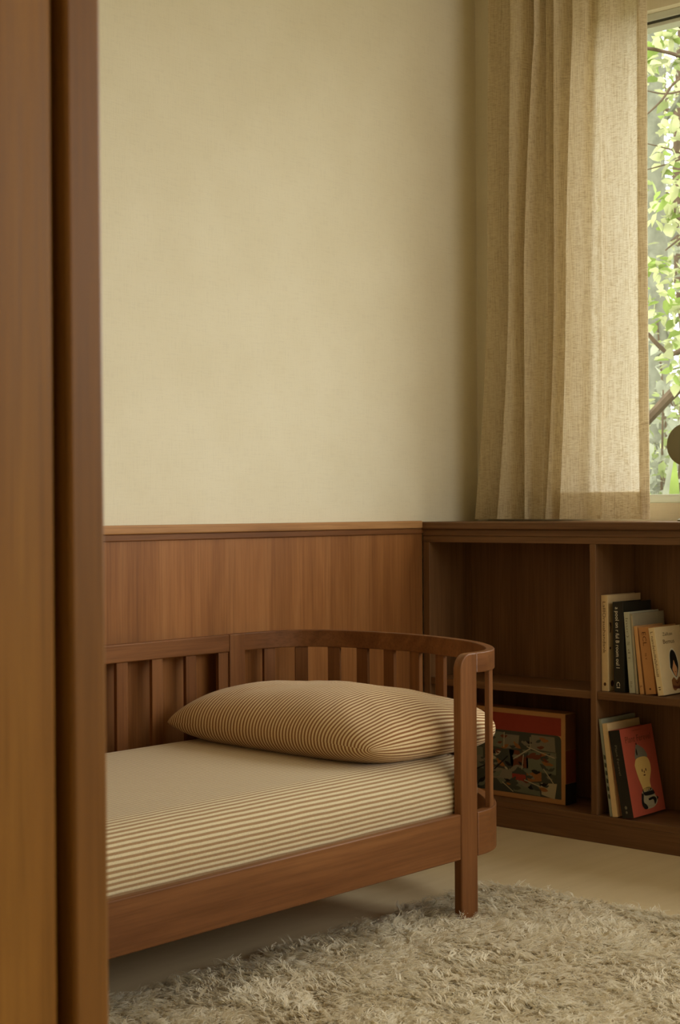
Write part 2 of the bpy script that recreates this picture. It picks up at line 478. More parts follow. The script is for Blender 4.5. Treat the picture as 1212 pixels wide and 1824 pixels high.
def curtain_profile(z):
    """keypoints (Y, X) from the wall side to the free edge"""
    Y = {k: crease_y(k, z) for k in CREASE}
    up_ = max(0.0, min(1.0, (z - 1.66) / 0.9))       # 1 at the gathered head
    K = [(Y['A'] + .022, 3.984), (Y['A'] + .012, 3.945), (Y['A'] + .003, 3.90), (Y['A'], 3.866)]
    def fold(a, b, xc, xv, amp=1.0):
        for q, e_ in ((0.12, 0.02), (0.35, 0.12), (0.62, 0.34), (0.85, 0.68)): K.append((a + (b - a) * q, xc + (xv - xc) * e_))
        K.append((b + 0.008, xv)); K.append((b + 0.009, xv - (xv - 3.81) * 0.45)); K.append((b + .001, 3.812)); K.append((b - .003, 3.806))
    fold(Y['A'], Y['B'], 3.864, 3.965)
    fold(Y['B'], Y['C'], 3.806, 3.955)
    xd = 3.816 + .03 * (1 - up_)
    c_, d_ = Y['C'], Y['D']; xv = 3.852 + .04 * up_
    for q, x_ in ((0.30, 3.834), (0.62, 3.846 + .02 * up_), (0.9, xv), (1.0, xv - (xv - xd) * .5)): K.append((c_ + (d_ - c_) * q, x_))
    K.append((d_ - .002, xd))
    fold(d_ - .002, Y['E'], xd, 3.935)
    fold(Y['E'], Y['F'], 3.806, 3.945)
    f, g, h = Y['F'], Y['G'], Y['H']
    deep = 0.018 + 0.03 * up_
    for q, dx in ((0.2, 0.004), (0.4, 0.012), (0.6, 0.02 + deep * .4), (0.8, 0.016 + deep * .5), (0.97, 0.03), (1.0, 0.014)):
        K.append((f + (g - f) * q, 3.812 + dx * 1.5))
    for q, dx in ((0.15, 0.010), (0.35, 0.020), (0.6, 0.026), (0.78, 0.016), (0.86, 0.012), (0.93, 0.018), (1.0, 0.024)):
        K.append((g + (h - g) * q, 3.83 + dx))
    return [(y_, 3.885 + (x_ - 3.806) * 0.75) for y_, x_ in K]
def resample(K, n):
    P = catmull([(k[0], k[1], 0) for k in K], 6)
    s = [0.0]
    for i in range(1, len(P)): s.append(s[-1] + (P[i] - P[i - 1]).length)
    out = []; j = 0
    for i in range(n):
        t = s[-1] * i / (n - 1)
        while j < len(s) - 2 and s[j + 1] < t: j += 1
        q = (t - s[j]) / max(s[j + 1] - s[j], 1e-9)
        out.append(P[j].lerp(P[j + 1], min(max(q, 0), 1)))
    return out
cur = empty('curtain', (3.94, 2.6, 0.914), 'gathered beige linen curtain hanging over the left edge of the window', 'curtain')
NC, NR = 520, 80
Z0c, Z1c = 0.915, HC - 0.004
V = []; rows = []
for j in range(NR):
    z = Z0c + (Z1c - Z0c) * (j / (NR - 1)) ** 1.15
    P = resample(curtain_profile(z), NC)
    flare = max(0.0, 1 - (z - Z0c) / 0.10)
    for i, p in enumerate(P):
        hd = max(0.0, min(1.0, (z - 1.9) / 0.6))
        n = 0.007 * hd * hd * math.sin(i * 0.17) + noise.noise(Vector((i * 0.035, z * 2.2, 3.1))) * 0.004 + noise.noise(Vector((i * 0.09, z * 9, 8.1))) * 0.004 * flare
        zz = z
        V.append((p.y + n, p.x + n * 0.6, zz))
F = [(j * NC + i, j * NC + i + 1, (j + 1) * NC + i + 1, (j + 1) * NC + i) for j in range(NR - 1) for i in range(NC - 1)]
cloth = raw('cloth', V, F, 'linen', cur)
# turned-up hem and turned-in side hem: a second layer of the same cloth behind the first
Va = np.array(V).reshape(NR, NC, 3)
zr = Va[:, 0, 2]
hem_rows = int(np.searchsorted(zr, Z0c + 0.082))
H = Va[:hem_rows + 1].copy(); H[hem_rows, :, 2] = Z0c + 0.082; H[..., 0] += 0.0022
F = [(j * NC + i, j * NC + i + 1, (j + 1) * NC + i + 1, (j + 1) * NC + i) for j in range(hem_rows) for i in range(NC - 1)]
raw('bottom_hem', H.reshape(-1, 3), F, 'linen', cloth)
ns = int(0.024 * NC)
H = Va[:, NC - ns:].copy(); H[..., 0] += 0.0026
F = [(j * ns + i, j * ns + i + 1, (j + 1) * ns + i + 1, (j + 1) * ns + i) for j in range(NR - 1) for i in range(ns - 1)]
raw('side_hem', H.reshape(-1, 3), F, 'linen', cloth)

# ------------------------------------------------------------------ the bed
ZT = 0.618
YF = 2.138                      # front plane
RZ0, RZ1 = 0.152, 0.256
bed = empty('toddler_bed', (2.2, 2.55, 0), 'low brown wooden bed with slatted back and rounded end railing', 'bed')
OUT = [(2.825, 2.139), (2.85, 2.139), (2.878, 2.143), (2.914, 2.156), (2.961, 2.188), (3.016, 2.243), (3.075, 2.326), (3.122, 2.445),
       (3.150, 2.56), (3.157, 2.673), (3.148, 2.775), (3.125, 2.86), (3.078, 2.930), (3.005, 2.970), (2.94, 2.984), (2.889, 2.986)]
path_r = [(p.x, p.y) for p in catmull([(a, b, 0) for a, b in OUT], 8)]
XC = 2.17                       # the bed's middle: the far end mirrors this one
def mir(p): return [(2 * XC - x, y) for x, y in p]
path_l = mir(path_r)[::-1]
TH = 0.021
mk('end_rail', sweep_flat(path_r, 0, TH, ZT - .046, ZT), 'wood_x', bed, 0.0035, seg=3)
mk('end_rail', sweep_flat(path_l, 0, TH, ZT - .046, ZT), 'wood_x', bed, 0.0035, seg=3)
mk('lower_end_rail', sweep_flat(path_r, -.002, TH + .002, RZ0, RZ1 - .004), 'wood_x', bed, 0.003, seg=3)
mk('lower_end_rail', sweep_flat(path_l, -.002, TH + .002, RZ0, RZ1 - .004), 'wood_x', bed, 0.003, seg=3)
# front posts: rounded shoulder running into the end rail
def post_outline(x0, x1, r):
    pts = [(x0, 0.0105), (x1, 0.0105), (x1, ZT)]
    for k in range(9):
        a = PI / 2 + PI / 2 * k / 8
        pts.append((x0 + r + r * math.cos(a), ZT - r + r * math.sin(a)))
    return pts
po = post_outline(2.765, 2.826, 0.036)
mk('front_post', prism(bmesh.new(), po, lambda p, k: (p[0], YF + (0.022 if k else 0), p[1])), 'wood_z', bed, 0.003, seg=3)
mk('front_post', prism(bmesh.new(), [(2 * XC - a, b) for a, b in po], lambda p, k: (p[0], YF + (0.022 if k else 0), p[1])), 'wood_z', bed, 0.003, seg=3)
for x0 in (2.833, 2 * XC - 2.889):
    mk('back_post', bx(x0, x0 + .056, 2.963, 2.987, 0, ZT), 'wood_z', bed, 0.002)
xl, xr = 2 * XC - 2.833, 2.833
mk('back_rail', bx(xl, xr, 2.964, 2.986, ZT - .046, ZT), 'wood_x', bed, 0.003)
mk('lower_back_rail', bx(xl, xr, 2.964, 2.986, RZ0, RZ1), 'wood_x', bed, 0.003)
mk('front_rail', bx(2 * XC - 2.766, 2.766, YF + .002, YF + .022, RZ0, RZ1), 'wood_x', bed, 0.003)
mk('mattress_support', bx(2 * XC - 2.84, 2.84, YF + .022, 2.964, 0.168, 0.186), 'wood_x', bed)
def slat(cx, cy, tx, ty):
    bm = bx(-.018, .018, -.006, .006, RZ1 - .02, ZT - .040)
    bmesh.ops.transform(bm, matrix=Matrix(((tx, -ty, 0, cx), (ty, tx, 0, cy), (0, 0, 1, 0), (0, 0, 0, 1))), verts=bm.verts)
    return mk('slat', bm, 'wood_z', bed, 0.0015)
for k in range(12):
    x = 2.815 - 0.1155 * k
    if x > xl + .02: slat(x, 2.975, 1, 0)
# slats round the end, by arc length on the rail's middle line
MID = []
for i, p in enumerate(path_r):
    a = Vector(path_r[max(i - 1, 0)]); b = Vector(path_r[min(i + 1, len(path_r) - 1)]); d = (b - a).normalized()
    MID.append(Vector(p) + Vector((-d.y, d.x)) * TH / 2)
cum = [0.0]
for i in range(1, len(MID)): cum.append(cum[-1] + (MID[i] - MID[i - 1]).length)
def at_len(s):
    for i in range(len(cum) - 1):
        if cum[i + 1] >= s:
            t = (s - cum[i]) / (cum[i + 1] - cum[i]); d = (MID[i + 1] - MID[i]).normalized()
            return MID[i].lerp(MID[i + 1], t), d
L_END = cum[-1]
END_SLATS = [L_END - q for q in (0.094, 0.190, 0.283, 0.372, 0.462, 0.556, 0.660)] + [0.080]
for s in END_SLATS:
    p, d = at_len(s); slat(p.x, p.y, d.x, d.y)
    slat(2 * XC - p.x, p.y, -d.x, d.y)

# mattress: rounded box, stripes run lengthwise
def rrect(x0, x1, y0, y1, r, n=10):
    out = []
    for cx, cy, a0 in ((x1 - r, y0 + r, -PI / 2), (x1 - r, y1 - r, 0), (x0 + r, y1 - r, PI / 2), (x0 + r, y0 + r, PI)):
        for k in range(n + 1):
            a = a0 + PI / 2 * k / n; out.append((cx + r * math.cos(a), cy + r * math.sin(a)))
    return out
def make_mattress():
    x0, x1, y0, y1 = 2 * XC - 2.935, 2.935, YF + .025, 2.950
    zb, zt_, R_, RH = 0.187, 0.374, 0.085, 0.10
    prof = [(zb, 0.014), (zb + .012, 0.006), (zb + .03, 0.004), (0.25, 0.003), (zt_ - R_, 0.0)]
    for k in range(1, 17):
        a = PI / 2 * k / 16; prof.append((zt_ - R_ + R_ * math.sin(a) ** .9, RH * (1 - math.cos(a)) ** 1.15))
    bm = bmesh.new(); uv = bm.loops.layers.uv.new('UVMap'); rings = []; ss = []; s = 0; pv = None
    for z, ins in prof:
        if pv: s += math.hypot(z - pv[0], ins - pv[1])
        pv = (z, ins); ss.append(s)
        ring = []
        for (x, y) in rrect(x0 + ins, x1 - ins, y0 + ins, y1 - ins, max(0.115 - ins, 0.02)):
            ring.append(bm.verts.new((x, y, z)))
        rings.append(ring)
    n = len(rings[0])
    for i in range(len(rings) - 1):
        for k in range(n):
            f = bm.faces.new((rings[i][k], rings[i][(k + 1) % n], rings[i + 1][(k + 1) % n], rings[i + 1][k]))
            for lp in f.loops:
                lp[uv].uv = (0, ss[i] if lp.vert in (rings[i][k], rings[i][(k + 1) % n]) else ss[i + 1])
    f = bm.faces.new(rings[-1]); yf = y0 + prof[-1][1]
    for lp in f.loops: lp[uv].uv = (0, ss[-1] + lp.vert.co.y - yf)
    bm.faces.new(rings[0][::-1])
    return bm
mt = mk('mattress', make_mattress(), 'stripe', angle=50)
tag(mt, 'beige and brown striped mattress lying in the wooden bed frame', 'mattress')

def make_pillow():
    a, b, zc, zm = 0.252, 0.372, 0.432, 0.3755
    cx, cy, rot = 2.806, 2.566, math.radians(-2.0)
    NU, NV = 72, 96
    co = []; 
    def remap(t): return math.sin(t * PI / 2)
    def pos(u, v, side):
        fu = max(0.0, 1 - abs(u) ** 2.6); fv = max(0.0, 1 - abs(v) ** 3.0)
        h = (fu ** (0.46 if u < 0 else 0.46 + 0.32 * u * min(max((v + 0.7) / 1.3, 0), 1) - 0.12 * u * max(-v, 0))) * (fv ** 0.40)
        kr = 1.0 if (u < 0 < v) else (2.3 if (u > 0 > v) else 1.7)
        x = a * u * (1 - 0.05 * kr * v ** 6 - 0.01 * (1 - v * v)); y = b * v * (1 - 0.05 * kr * u ** 6 - 0.015 * (1 - u * u))
        seam = zc - 0.016 * (abs(u) ** 3 * 0.4 + abs(v) ** 3 * 0.6) 
        ang = math.atan2(v, u)
        wr = 0.0035 * math.sin(ang * 23 + 1.3) * (abs(u * v) ** 1.2) + 0.006 * noise.noise(Vector((u * 2.3, v * 2.9, 1.7)))
        if side > 0:
            z = seam + h * (0.090 - 0.012 * max(u, 0) + wr) + h * 0.012 * noise.noise(Vector((u * 1.2 + 4, v * 1.3, 0)))
        else:
            z = max(seam - h * 0.085, zm)
        X = cx + x * math.cos(rot) - y * math.sin(rot); Y = cy + x * math.sin(rot) + y * math.cos(rot)
        return (X, Y, z)
    bm = bmesh.new(); uv = bm.loops.layers.uv.new('UVMap')
    us = [remap(-1 + 2 * i / NU) for i in range(NU + 1)]; vs = [remap(-1 + 2 * j / NV) for j in range(NV + 1)]
    grid = {}
    for side in (1, -1):
        for i, u in enumerate(us):
            for j, v in enumerate(vs):
                edge = i in (0, NU) or j in (0, NV)
                if side < 0 and edge: grid[side, i, j] = grid[1, i, j]
                else: grid[side, i, j] = bm.verts.new(pos(u, v, side))
    arc = {}
    for side in (1, -1):
        for i in range(NU + 1):
            s = 0; arr = [0]
            for j in range(1, NV + 1):
                s += (grid[side, i, j].co - grid[side, i, j - 1].co).length; arr.append(s)
            mid_s = arr[NV // 2]
            for j in range(NV + 1): arc[side, i, j] = arr[j] - mid_s
    # near the pinched ends the bulge fades: blend the arc length with the plain width so stripes converge at corners
    for side in (1, -1):
        for i in range(NU):
            for j in range(NV):
                ids = [(i, j), (i + 1, j), (i + 1, j + 1), (i, j + 1)]
                f = bm.faces.new([grid[side, a_, b_] for a_, b_ in ids])
                for lp, (a_, b_) in zip(f.loops, ids): lp[uv].uv = (us[a_], arc[side, NU // 2, b_] * (1 if side > 0 else 1))
    return bm
pw = mk('pillow', make_pillow(), 'stripe_pillow', angle=0)
tag(pw, 'plump striped pillow with tan and brown stripes lying on the mattress', 'pillow')

# ------------------------------------------------------------------ shaggy rug
rug = empty('shag_rug', (2.3, 1.7, 0), 'cream shaggy long pile rug on the floor in front of the bed', 'rug')
RX0, RX1, RY0, RY1 = 1.25, 3.105, 1.05, 2.30
bm = bmesh.new()
rr_ = rrect(RX0, RX1, RY0, RY1, 0.07, 8)
prism(bm, rr_, lambda p, k: (p[0], p[1], 0.001 if k == 0 else 0.010))
M['rug_base'] = plain('rug_backing', (225, 212, 186), 0.95, 0.05, 0.1, 40)
mk('backing', bm, 'rug_base', rug)
def make_pile():
    t = NT('rug_wool')
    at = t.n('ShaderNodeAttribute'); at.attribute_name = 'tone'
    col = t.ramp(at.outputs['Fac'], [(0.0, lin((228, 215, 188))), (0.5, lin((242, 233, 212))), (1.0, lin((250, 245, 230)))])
    d = t.n('ShaderNodeBsdfDiffuse'); r_ = t.n('ShaderNodeBsdfTranslucent')
    t.l(col, d.inputs[0]); t.l(col, r_.inputs[0])
    mx = t.n('ShaderNodeMixShader'); mx.inputs[0].default_value = 0.42
    t.l(d.outputs[0], mx.inputs[1]); t.l(r_.outputs[0], mx.inputs[2]); t.l(mx.outputs[0], t.out.inputs['Surface'])
    M['wool'] = t.m
    NT_, NB, S = 48000, 5, 6
    x = rng.uniform(RX0 + .004, RX1 - .004, NT_); y = rng.uniform(RY0 + .004, RY1 - .004, NT_)
    r = 0.07
    dx = np.maximum(np.maximum(RX0 + r - x, x - (RX1 - r)), 0); dy = np.maximum(np.maximum(RY0 + r - y, y - (RY1 - r)), 0)
    # keep the ground under the bed's legs clear, as wool parts round them
    ok = (np.hypot(dx, dy) < r)
    for lx in (2.765, 2 * XC - 2.826): ok &= ~((x > lx - .004) & (x < lx + .065) & (y > YF - .004) & (y < YF + .026))
    x, y = x[ok], y[ok]; n = len(x)
    ang = 4.2 * np.array([noise.noise(Vector((a * 5.0, b * 5.0, 0.3))) for a, b in zip(x, y)]) + 2.2 * np.array([noise.noise(Vector((a * 16.0, b * 16.0, 5.3))) for a, b in zip(x, y)])
    ang += rng.normal(0, .35, n) - 1.9
    lean = np.clip(rng.normal(1.0, .22, n), .35, 1.35)
    clump = np.array([noise.noise(Vector((a * 11.0, b * 11.0, 9.3))) for a, b in zip(x, y)])
    ln = rng.uniform(.024, .040, n) * (1 + .3 * clump)
    tone0 = np.clip(.55 + .5 * clump + rng.normal(0, .16, n), 0, 1)
    curl0 = rng.normal(0, .8, n); wave0 = rng.uniform(0, 6.28, n)
    Vv = []; Tt = []
    tt = np.linspace(0, 1, S)
    for b in range(NB):
        bx_, by_ = x + rng.normal(0, .0018, n), y + rng.normal(0, .0018, n)
        a = ang + rng.normal(0, .13, n); le = lean + rng.normal(0, .08, n); l_ = ln * rng.uniform(.8, 1.1, n)
        curl = curl0 + rng.normal(0, .15, n); wave = wave0
        wd = rng.uniform(.0010, .0019, n)
        for t_ in tt:
            th = le * (0.35 + 0.95 * t_)                       # bends over towards the tip
            az = a + curl * t_ + 0.5 * np.sin(wave + 6 * t_)
            px = bx_ + np.cos(az) * np.sin(th) * l_ * t_; py = by_ + np.sin(az) * np.sin(th) * l_ * t_
            pz = .008 + np.cos(np.minimum(th, 1.45)) * l_ * t_
            wdt = wd * (1.0 if t_ < .7 else (1 - (t_ - .7) / .3 * .8))
            ox, oy = -np.sin(az) * wdt, np.cos(az) * wdt
            Vv.append(np.stack([np.stack([px - ox, py - oy, pz], 1), np.stack([px + ox, py + oy, pz + .0004], 1)], 1))
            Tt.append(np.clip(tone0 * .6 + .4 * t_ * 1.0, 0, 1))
    A = np.array(Vv).reshape(NB, S, n, 2, 3).transpose(0, 2, 1, 3, 4).reshape(-1, 3)
    T = np.array(Tt).reshape(NB, S, n).transpose(0, 2, 1)
    T = np.repeat(T[..., None], 2, 3).reshape(-1)
    base = (np.arange(NB * n) * S * 2)[:, None, None]
    k = np.arange(S - 1)[None, :, None] * 2
    Fq = (base + k + np.array([0, 1, 3, 2])[None, None, :]).reshape(-1, 4)
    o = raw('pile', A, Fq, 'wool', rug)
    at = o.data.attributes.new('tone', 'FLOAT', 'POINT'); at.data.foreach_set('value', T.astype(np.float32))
    o['kind'] = 'stuff'
make_pile()

# ------------------------------------------------------------------ lettering and printed pictures
def text_geo(txt, size, squeeze=1.0):
    cu = bpy.data.curves.new('lettering', 'FONT'); cu.body = txt; cu.size = size; cu.align_x = 'LEFT'; cu.resolution_u = 2
    o = bpy.data.objects.new('lettering', cu); C.objects.link(o)
    dg = bpy.context.evaluated_depsgraph_get(); dg.update()
    ev = o.evaluated_get(dg); me = ev.to_mesh()
    vs = [(v.co.x * squeeze, v.co.y) for v in me.vertices]; fs = [tuple(p.vertices) for p in me.polygons]
    ev.to_mesh_clear(); bpy.data.objects.remove(o); bpy.data.curves.remove(cu)
    return vs, fs
def put_text(bm, txt, size, length, fn, mi=0):
    """writes txt so that it is `length` long; fn maps (along, up) to 3-D"""
    vs, fs = text_geo(txt, size)
    w_ = max(v[0] for v in vs) or 1
    k = length / w_
    q = [bm.verts.new(fn(a * k, b)) for a, b in vs]
    for f in fs:
        try: bm.faces.new([q[i] for i in f]).material_index = mi
        except ValueError: pass
def shape(bm, pts, fn, mi):
    f = bm.faces.new([bm.verts.new(fn(a, b)) for a, b in pts]); f.material_index = mi
def ell(cx, cy, rx, ry, n=20, a0=0, a1=2 * PI):
    return [(cx + rx * math.cos(a0 + (a1 - a0) * k / n), cy + ry * math.sin(a0 + (a1 - a0) * k / n)) for k in range(n)]
def smooth_poly(P, per=5):
    P = [(a, b, 0) for a, b in P]; n = len(P)
    out = catmull(P + [P[0]], per)[:-1]
    return [(p.x, p.y) for p in out]

def flat_mk(name, bm, mats, parent):
    me = bpy.data.meshes.new(name); bm.to_mesh(me); bm.free()
    for m in mats: me.materials.append(M[m])
    o = bpy.data.objects.new(name, me); C.objects.link(o); o.parent = COVER.get(parent.name, parent)
    return o
COVER = {}
def book(label, group, x, y, z, t, h, d, lean, mat, rnd=0.0):
    """spine faces the room, covers face sideways; leans towards the left about its lower left edge"""
    o = empty('book', (x, y, z), label, 'book', group)
    o.rotation_euler = (math.radians(-lean), 0, 0)
    def part(name, bm, m, bev=0):
        me = bpy.data.meshes.new(name); bmesh.ops.recalc_face_normals(bm, faces=bm.faces); bm.to_mesh(me); bm.free(); me.materials.append(M[m]); finish(me)
        p = bpy.data.objects.new(name, me); C.objects.link(p); p.parent = o
        if bev:
            b = p.modifiers.new('edge', 'BEVEL'); b.width = bev; b.segments = 2; b.limit_method = 'ANGLE'; b.angle_limit = math.radians(40)
        return p
    c = min(0.0022, t * .16)
    out = [(0, 0), (d, 0), (d, -c), (c, -c), (c, -t + c), (d, -t + c), (d, -t), (0, -t)]
    COVER[o.name] = part('cover', prism(bmesh.new(), out, lambda p, k: (p[0], p[1], h if k else 0)), mat, 0.0007)
    part('pages', bx(c, d - .004, -t + c, -c, .003, h - .003), 'paper')
    return o
def spine_fn(t, top, off, h):
    # along runs down the spine, up points to the viewer's right
    return lambda a, b: (-0.0004, -off - b, top - a)
def cover_fn(t, x0, z0, lift=0.0005):
    return lambda a, b: (x0 + a, -t - lift, z0 + b)

G1, G2 = 'books on the upper shelf of the bookcase', 'books on the lower shelf of the bookcase'
ZS, ZL = 0.4285, 0.0785
XF = 3.737
def ypx(x, y, X):               # where the sight line at a photo position meets the shelf-front plane
    d = (x - 606) / 2740 * rt - (y - 912) / 2740 * up + fw
    return d.y / d.x * X
# upper row, from the divider
b1 = book('tall cream book with brown spine lettering, standing against the divider on the upper shelf', G1, XF, ypx(1072.6, 1230, XF), ZS, .0215, .272, .178, 0.15, 'cream')
bm = bmesh.new(); put_text(bm, 'LalllOrauahandank', .0135, .148, spine_fn(.0215, .255, .0055, .272))
flat_mk('title_lettering', bm, ['ink'], b1)
bm = bmesh.new(); shape(bm, [(p, q) for p, q in ell(.252, .0055, .005, .004)], spine_fn(.0215, .272, .0055, .272), 0)
flat_mk('publisher_mark', bm, ['ink'], b1)
bm = bmesh.new()
shape(bm, smooth_poly([(.008, .195), (.018, .192), (.016, .17), (.01, .165), (.012, .18)]), cover_fn(.0215, 0, 0), 0)
flat_mk('cover_print', bm, ['ink'], b1)
bm = bmesh.new(); shape(bm, ell(.012, .122, .004, .004), cover_fn(.0215, 0, 0), 0); flat_mk('cover_print', bm, ['ink'], b1)
bm = bmesh.new(); shape(bm, ell(.02, .021, .008, .009), cover_fn(.0215, 0, 0), 0); flat_mk('cover_print', bm, ['ink'], b1)
b2 = book('black book with white spine lettering on the upper shelf', G1, XF, ypx(1094.8, 1230, XF), ZS, .034, .254, .150, 0.9, 'black')
bm = bmesh.new(); put_text(bm, 'a pool on r ful B room oul I', .0165, .172, spine_fn(.034, .240, .0085, .254)); flat_mk('title_lettering', bm, ['ink_white'], b2)
bm = bmesh.new(); put_text(bm, 'CI', .016, .018, spine_fn(.034, .030, .0085, .254))
flat_mk('publisher_mark', bm, ['ink_white'], b2)
b3 = book('thin pale grey-green book leaning on the black book on the upper shelf', G1, XF, ypx(1121.8, 1231, XF), ZS, .0185, .227, .158, 4.4, 'palegrey')
bm = bmesh.new(); put_text(bm, 'lnuc) S d i', .011, .115, spine_fn(.0185, .212, .005, .227)); flat_mk('title_lettering', bm, ['print_grey'], b3)
bm = bmesh.new(); put_text(bm, 'llo', .010, .018, spine_fn(.0185, .034, .005, .227))
flat_mk('publisher_mark', bm, ['print_grey'], b3)
b4 = book('plain grey book behind the orange books on the upper shelf', G1, XF, ypx(1133.2, 1231, XF), ZS, .0074, .224, .172, 4.6, 'grey')
bm = bmesh.new(); shape(bm, [(.0, .0056), (.21, .0056), (.21, .0066), (.0, .0066)], spine_fn(.0135, .217, 0, .22), 0)
flat_mk('spine_line', bm, ['cream'], b4)
b5 = book('thin light orange book leaning left of the wider tan book on the upper shelf', G1, XF, ypx(1141.0, 1232, XF), ZS, .0112, .190, .14, 6.2, 'orange')
bm = bmesh.new(); put_text(bm, 'L', .010, .007, spine_fn(.013, .024, .003, .19))
flat_mk('title_lettering', bm, ['ink'], b5)
b6 = book('wider tan orange book with dark title leaning beside the illustrated book on the upper shelf', G1, XF, ypx(1151.2, 1233, XF), ZS, .032, .187, .15, 7.2, 'tan')
bm = bmesh.new(); put_text(bm, 'ECL', .017, .040, spine_fn(.0345, .175, .010, .187)); flat_mk('title_lettering', bm, ['ink'], b6)
bm = bmesh.new(); put_text(bm, 'ns v', .011, .018, spine_fn(.0345, .115, .012, .187)); flat_mk('subtitle_lettering', bm, ['ink'], b6)
bm = bmesh.new(); shape(bm, ell(.172, .016, .003, .003), spine_fn(.0345, .187, 0, .187), 0)
flat_mk('publisher_mark', bm, ['ink'], b6)
b7 = book('off-white book with a hooded woman pictured on its cover on the upper shelf', G1, XF - .006, ypx(1173.0, 1235, XF - .006), ZS, .0185, .188, .140, 9.2, 'offwhite')
bm = bmesh.new(); put_text(bm, 'L nandelolllslsfoloill', .0115, .125, spine_fn(.0185, .178, .005, .188)); flat_mk('title_lettering', bm, ['ink'], b7)
bm = bmesh.new(); put_text(bm, 'II', .010, .010, spine_fn(.0185, .026, .005, .188))
flat_mk('publisher_mark', bm, ['ink'], b7); bm = bmesh.new()
put_text(bm, 'Zailluan', .0135, .052, cover_fn(.0185, .038, .162)); put_text(bm, 'Bemus', .017, .062, cover_fn(.0185, .034, .140))
flat_mk('cover_title', bm, ['ink'], b7)
bm = bmesh.new()
fn = lambda k: cover_fn(.0185, 0, 0, .0005 + .0003 * k)
shape(bm, smooth_poly([(.050, .072), (.058, .112), (.075, .126), (.094, .112), (.102, .075), (.090, .048), (.079, .038), (.064, .050)]), fn(0), 0)
shape(bm, smooth_poly([(.054, .073), (.061, .110), (.075, .121), (.091, .109), (.098, .075), (.087, .052), (.079, .044), (.067, .054)]), fn(1), 1)
shape(bm, smooth_poly([(.063, .068), (.071, .082), (.076, .092), (.082, .080), (.089, .068), (.083, .052), (.077, .046), (.068, .056)]), fn(2), 2)
shape(bm, [(.074, .060), (.081, .060), (.0775, .057)], fn(3), 4)
shape(bm, smooth_poly([(.052, .038), (.066, .045), (.079, .036), (.094, .044), (.108, .036), (.110, .012), (.096, .008), (.080, .013), (.066, .008), (.054, .014)]), fn(0), 3)
shape(bm, smooth_poly([(.056, .024), (.080, .019), (.106, .024), (.106, .016), (.080, .012), (.056, .016)]), fn(1), 4)
shape(bm, smooth_poly([(.070, .036), (.080, .030), (.091, .036), (.089, .031), (.080, .026), (.072, .031)]), fn(1), 4)
flat_mk('cover_picture', bm, ['ink_white', 'ink_dark', 'skin', 'print_brown', 'print_rust'], b7)
# lower row
XF = 3.718
c1 = book('grey-green book leaning against the divider on the lower shelf', G2, XF, ypx(1087, 1457, XF), ZL, .009, .274, .180, 7.4, 'greygreen')
bm = bmesh.new()
for k in range(6): shape(bm, smooth_poly([(.10 + .022 * k, .003), (.112 + .022 * k, .0025), (.114 + .022 * k, .008), (.104 + .022 * k, .0085)]), spine_fn(.009, .274, 0, .27), 0)
flat_mk('spine_marks', bm, ['print_slate'], c1)
c2 = book('cream book between the grey-green and the red book on the lower shelf', G2, XF - .001, ypx(1092.3, 1457, XF), ZL, .0165, .262, .172, 7.2, 'cream')
c3 = book('salmon red book with black spine and a pear-faced figure on its cover, lower shelf', G2, XF - .004, ypx(1110, 1460, XF - .004), ZL, .0365, .246, .172, 10.6, 'red')
bm = bmesh.new()
box(bm, -.0006, .0004, -.0362, -.0003, .0004, .2456)
me = bpy.data.meshes.new('spine_cloth'); bm.to_mesh(me); bm.free(); me.materials.append(M['black'])
sp_ = bpy.data.objects.new('spine_cloth', me); C.objects.link(sp_); sp_.parent = COVER[c3.name]; sp_['label'] = 'black spine'
bm = bmesh.new(); fs_ = lambda a, b: (-0.0012, -.013 - b, .205 - a)
put_text(bm, 'Plant Ferevel', .010, .085, fs_); flat_mk('title_lettering', bm, ['print_grey'], c3)
bm = bmesh.new(); shape(bm, ell(.175, .004, .005, .004), fs_, 0); shape(bm, ell(.188, .004, .004, .003), fs_, 0)
flat_mk('publisher_mark', bm, ['print_grey'], c3)
bm = bmesh.new(); put_text(bm, 'Plant Ferevel', .026, .136, cover_fn(.0365, .018, .205)); flat_mk('cover_title', bm, ['print_rust'], c3)
bm = bmesh.new(); put_text(bm, 'l ue llieve lo', .006, .045, cover_fn(.0365, .062, .235)); flat_mk('cover_line', bm, ['print_rust'], c3)
bm = bmesh.new(); put_text(bm, 'ans llonet', .006, .05, cover_fn(.0365, .06, .020))
flat_mk('cover_line', bm, ['print_rust'], c3)
bm = bmesh.new(); fn = lambda k: cover_fn(.0365, 0, 0, .0005 + .0003 * k)
fp = lambda k: (lambda a, b: fn(k)(.088 + (a - .09) * 1.22, b))
shape(bm, smooth_poly([(.062, .158), (.068, .180), (.077, .196), (.092, .190), (.108, .178), (.116, .158), (.088, .152)]), fp(0), 0)
shape(bm, smooth_poly([(.056, .140), (.066, .156), (.090, .160), (.112, .156), (.122, .142), (.122, .118), (.110, .090), (.108, .068), (.080, .062), (.072, .080), (.062, .110)]), fp(1), 1)
shape(bm, ell(.084, .122, .0022, .0045), fp(2), 2); shape(bm, ell(.100, .122, .0022, .0045), fp(2), 2); shape(bm, ell(.091, .108, .005, .002), fp(2), 3); shape(bm, ell(.092, .117, .002, .004), fp(2), 3)
shape(bm, smooth_poly([(.070, .064), (.110, .070), (.122, .050), (.130, .030), (.112, .016), (.084, .014), (.066, .020), (.062, .044)]), fp(0), 4)
shape(bm, smooth_poly([(.072, .070), (.098, .074), (.112, .068), (.122, .052), (.096, .050), (.076, .054)]), fp(1), 5)
shape(bm, smooth_poly([(.066, .060), (.074, .056), (.070, .036), (.080, .026), (.084, .016), (.070, .016), (.061, .032)]), fp(1), 5)
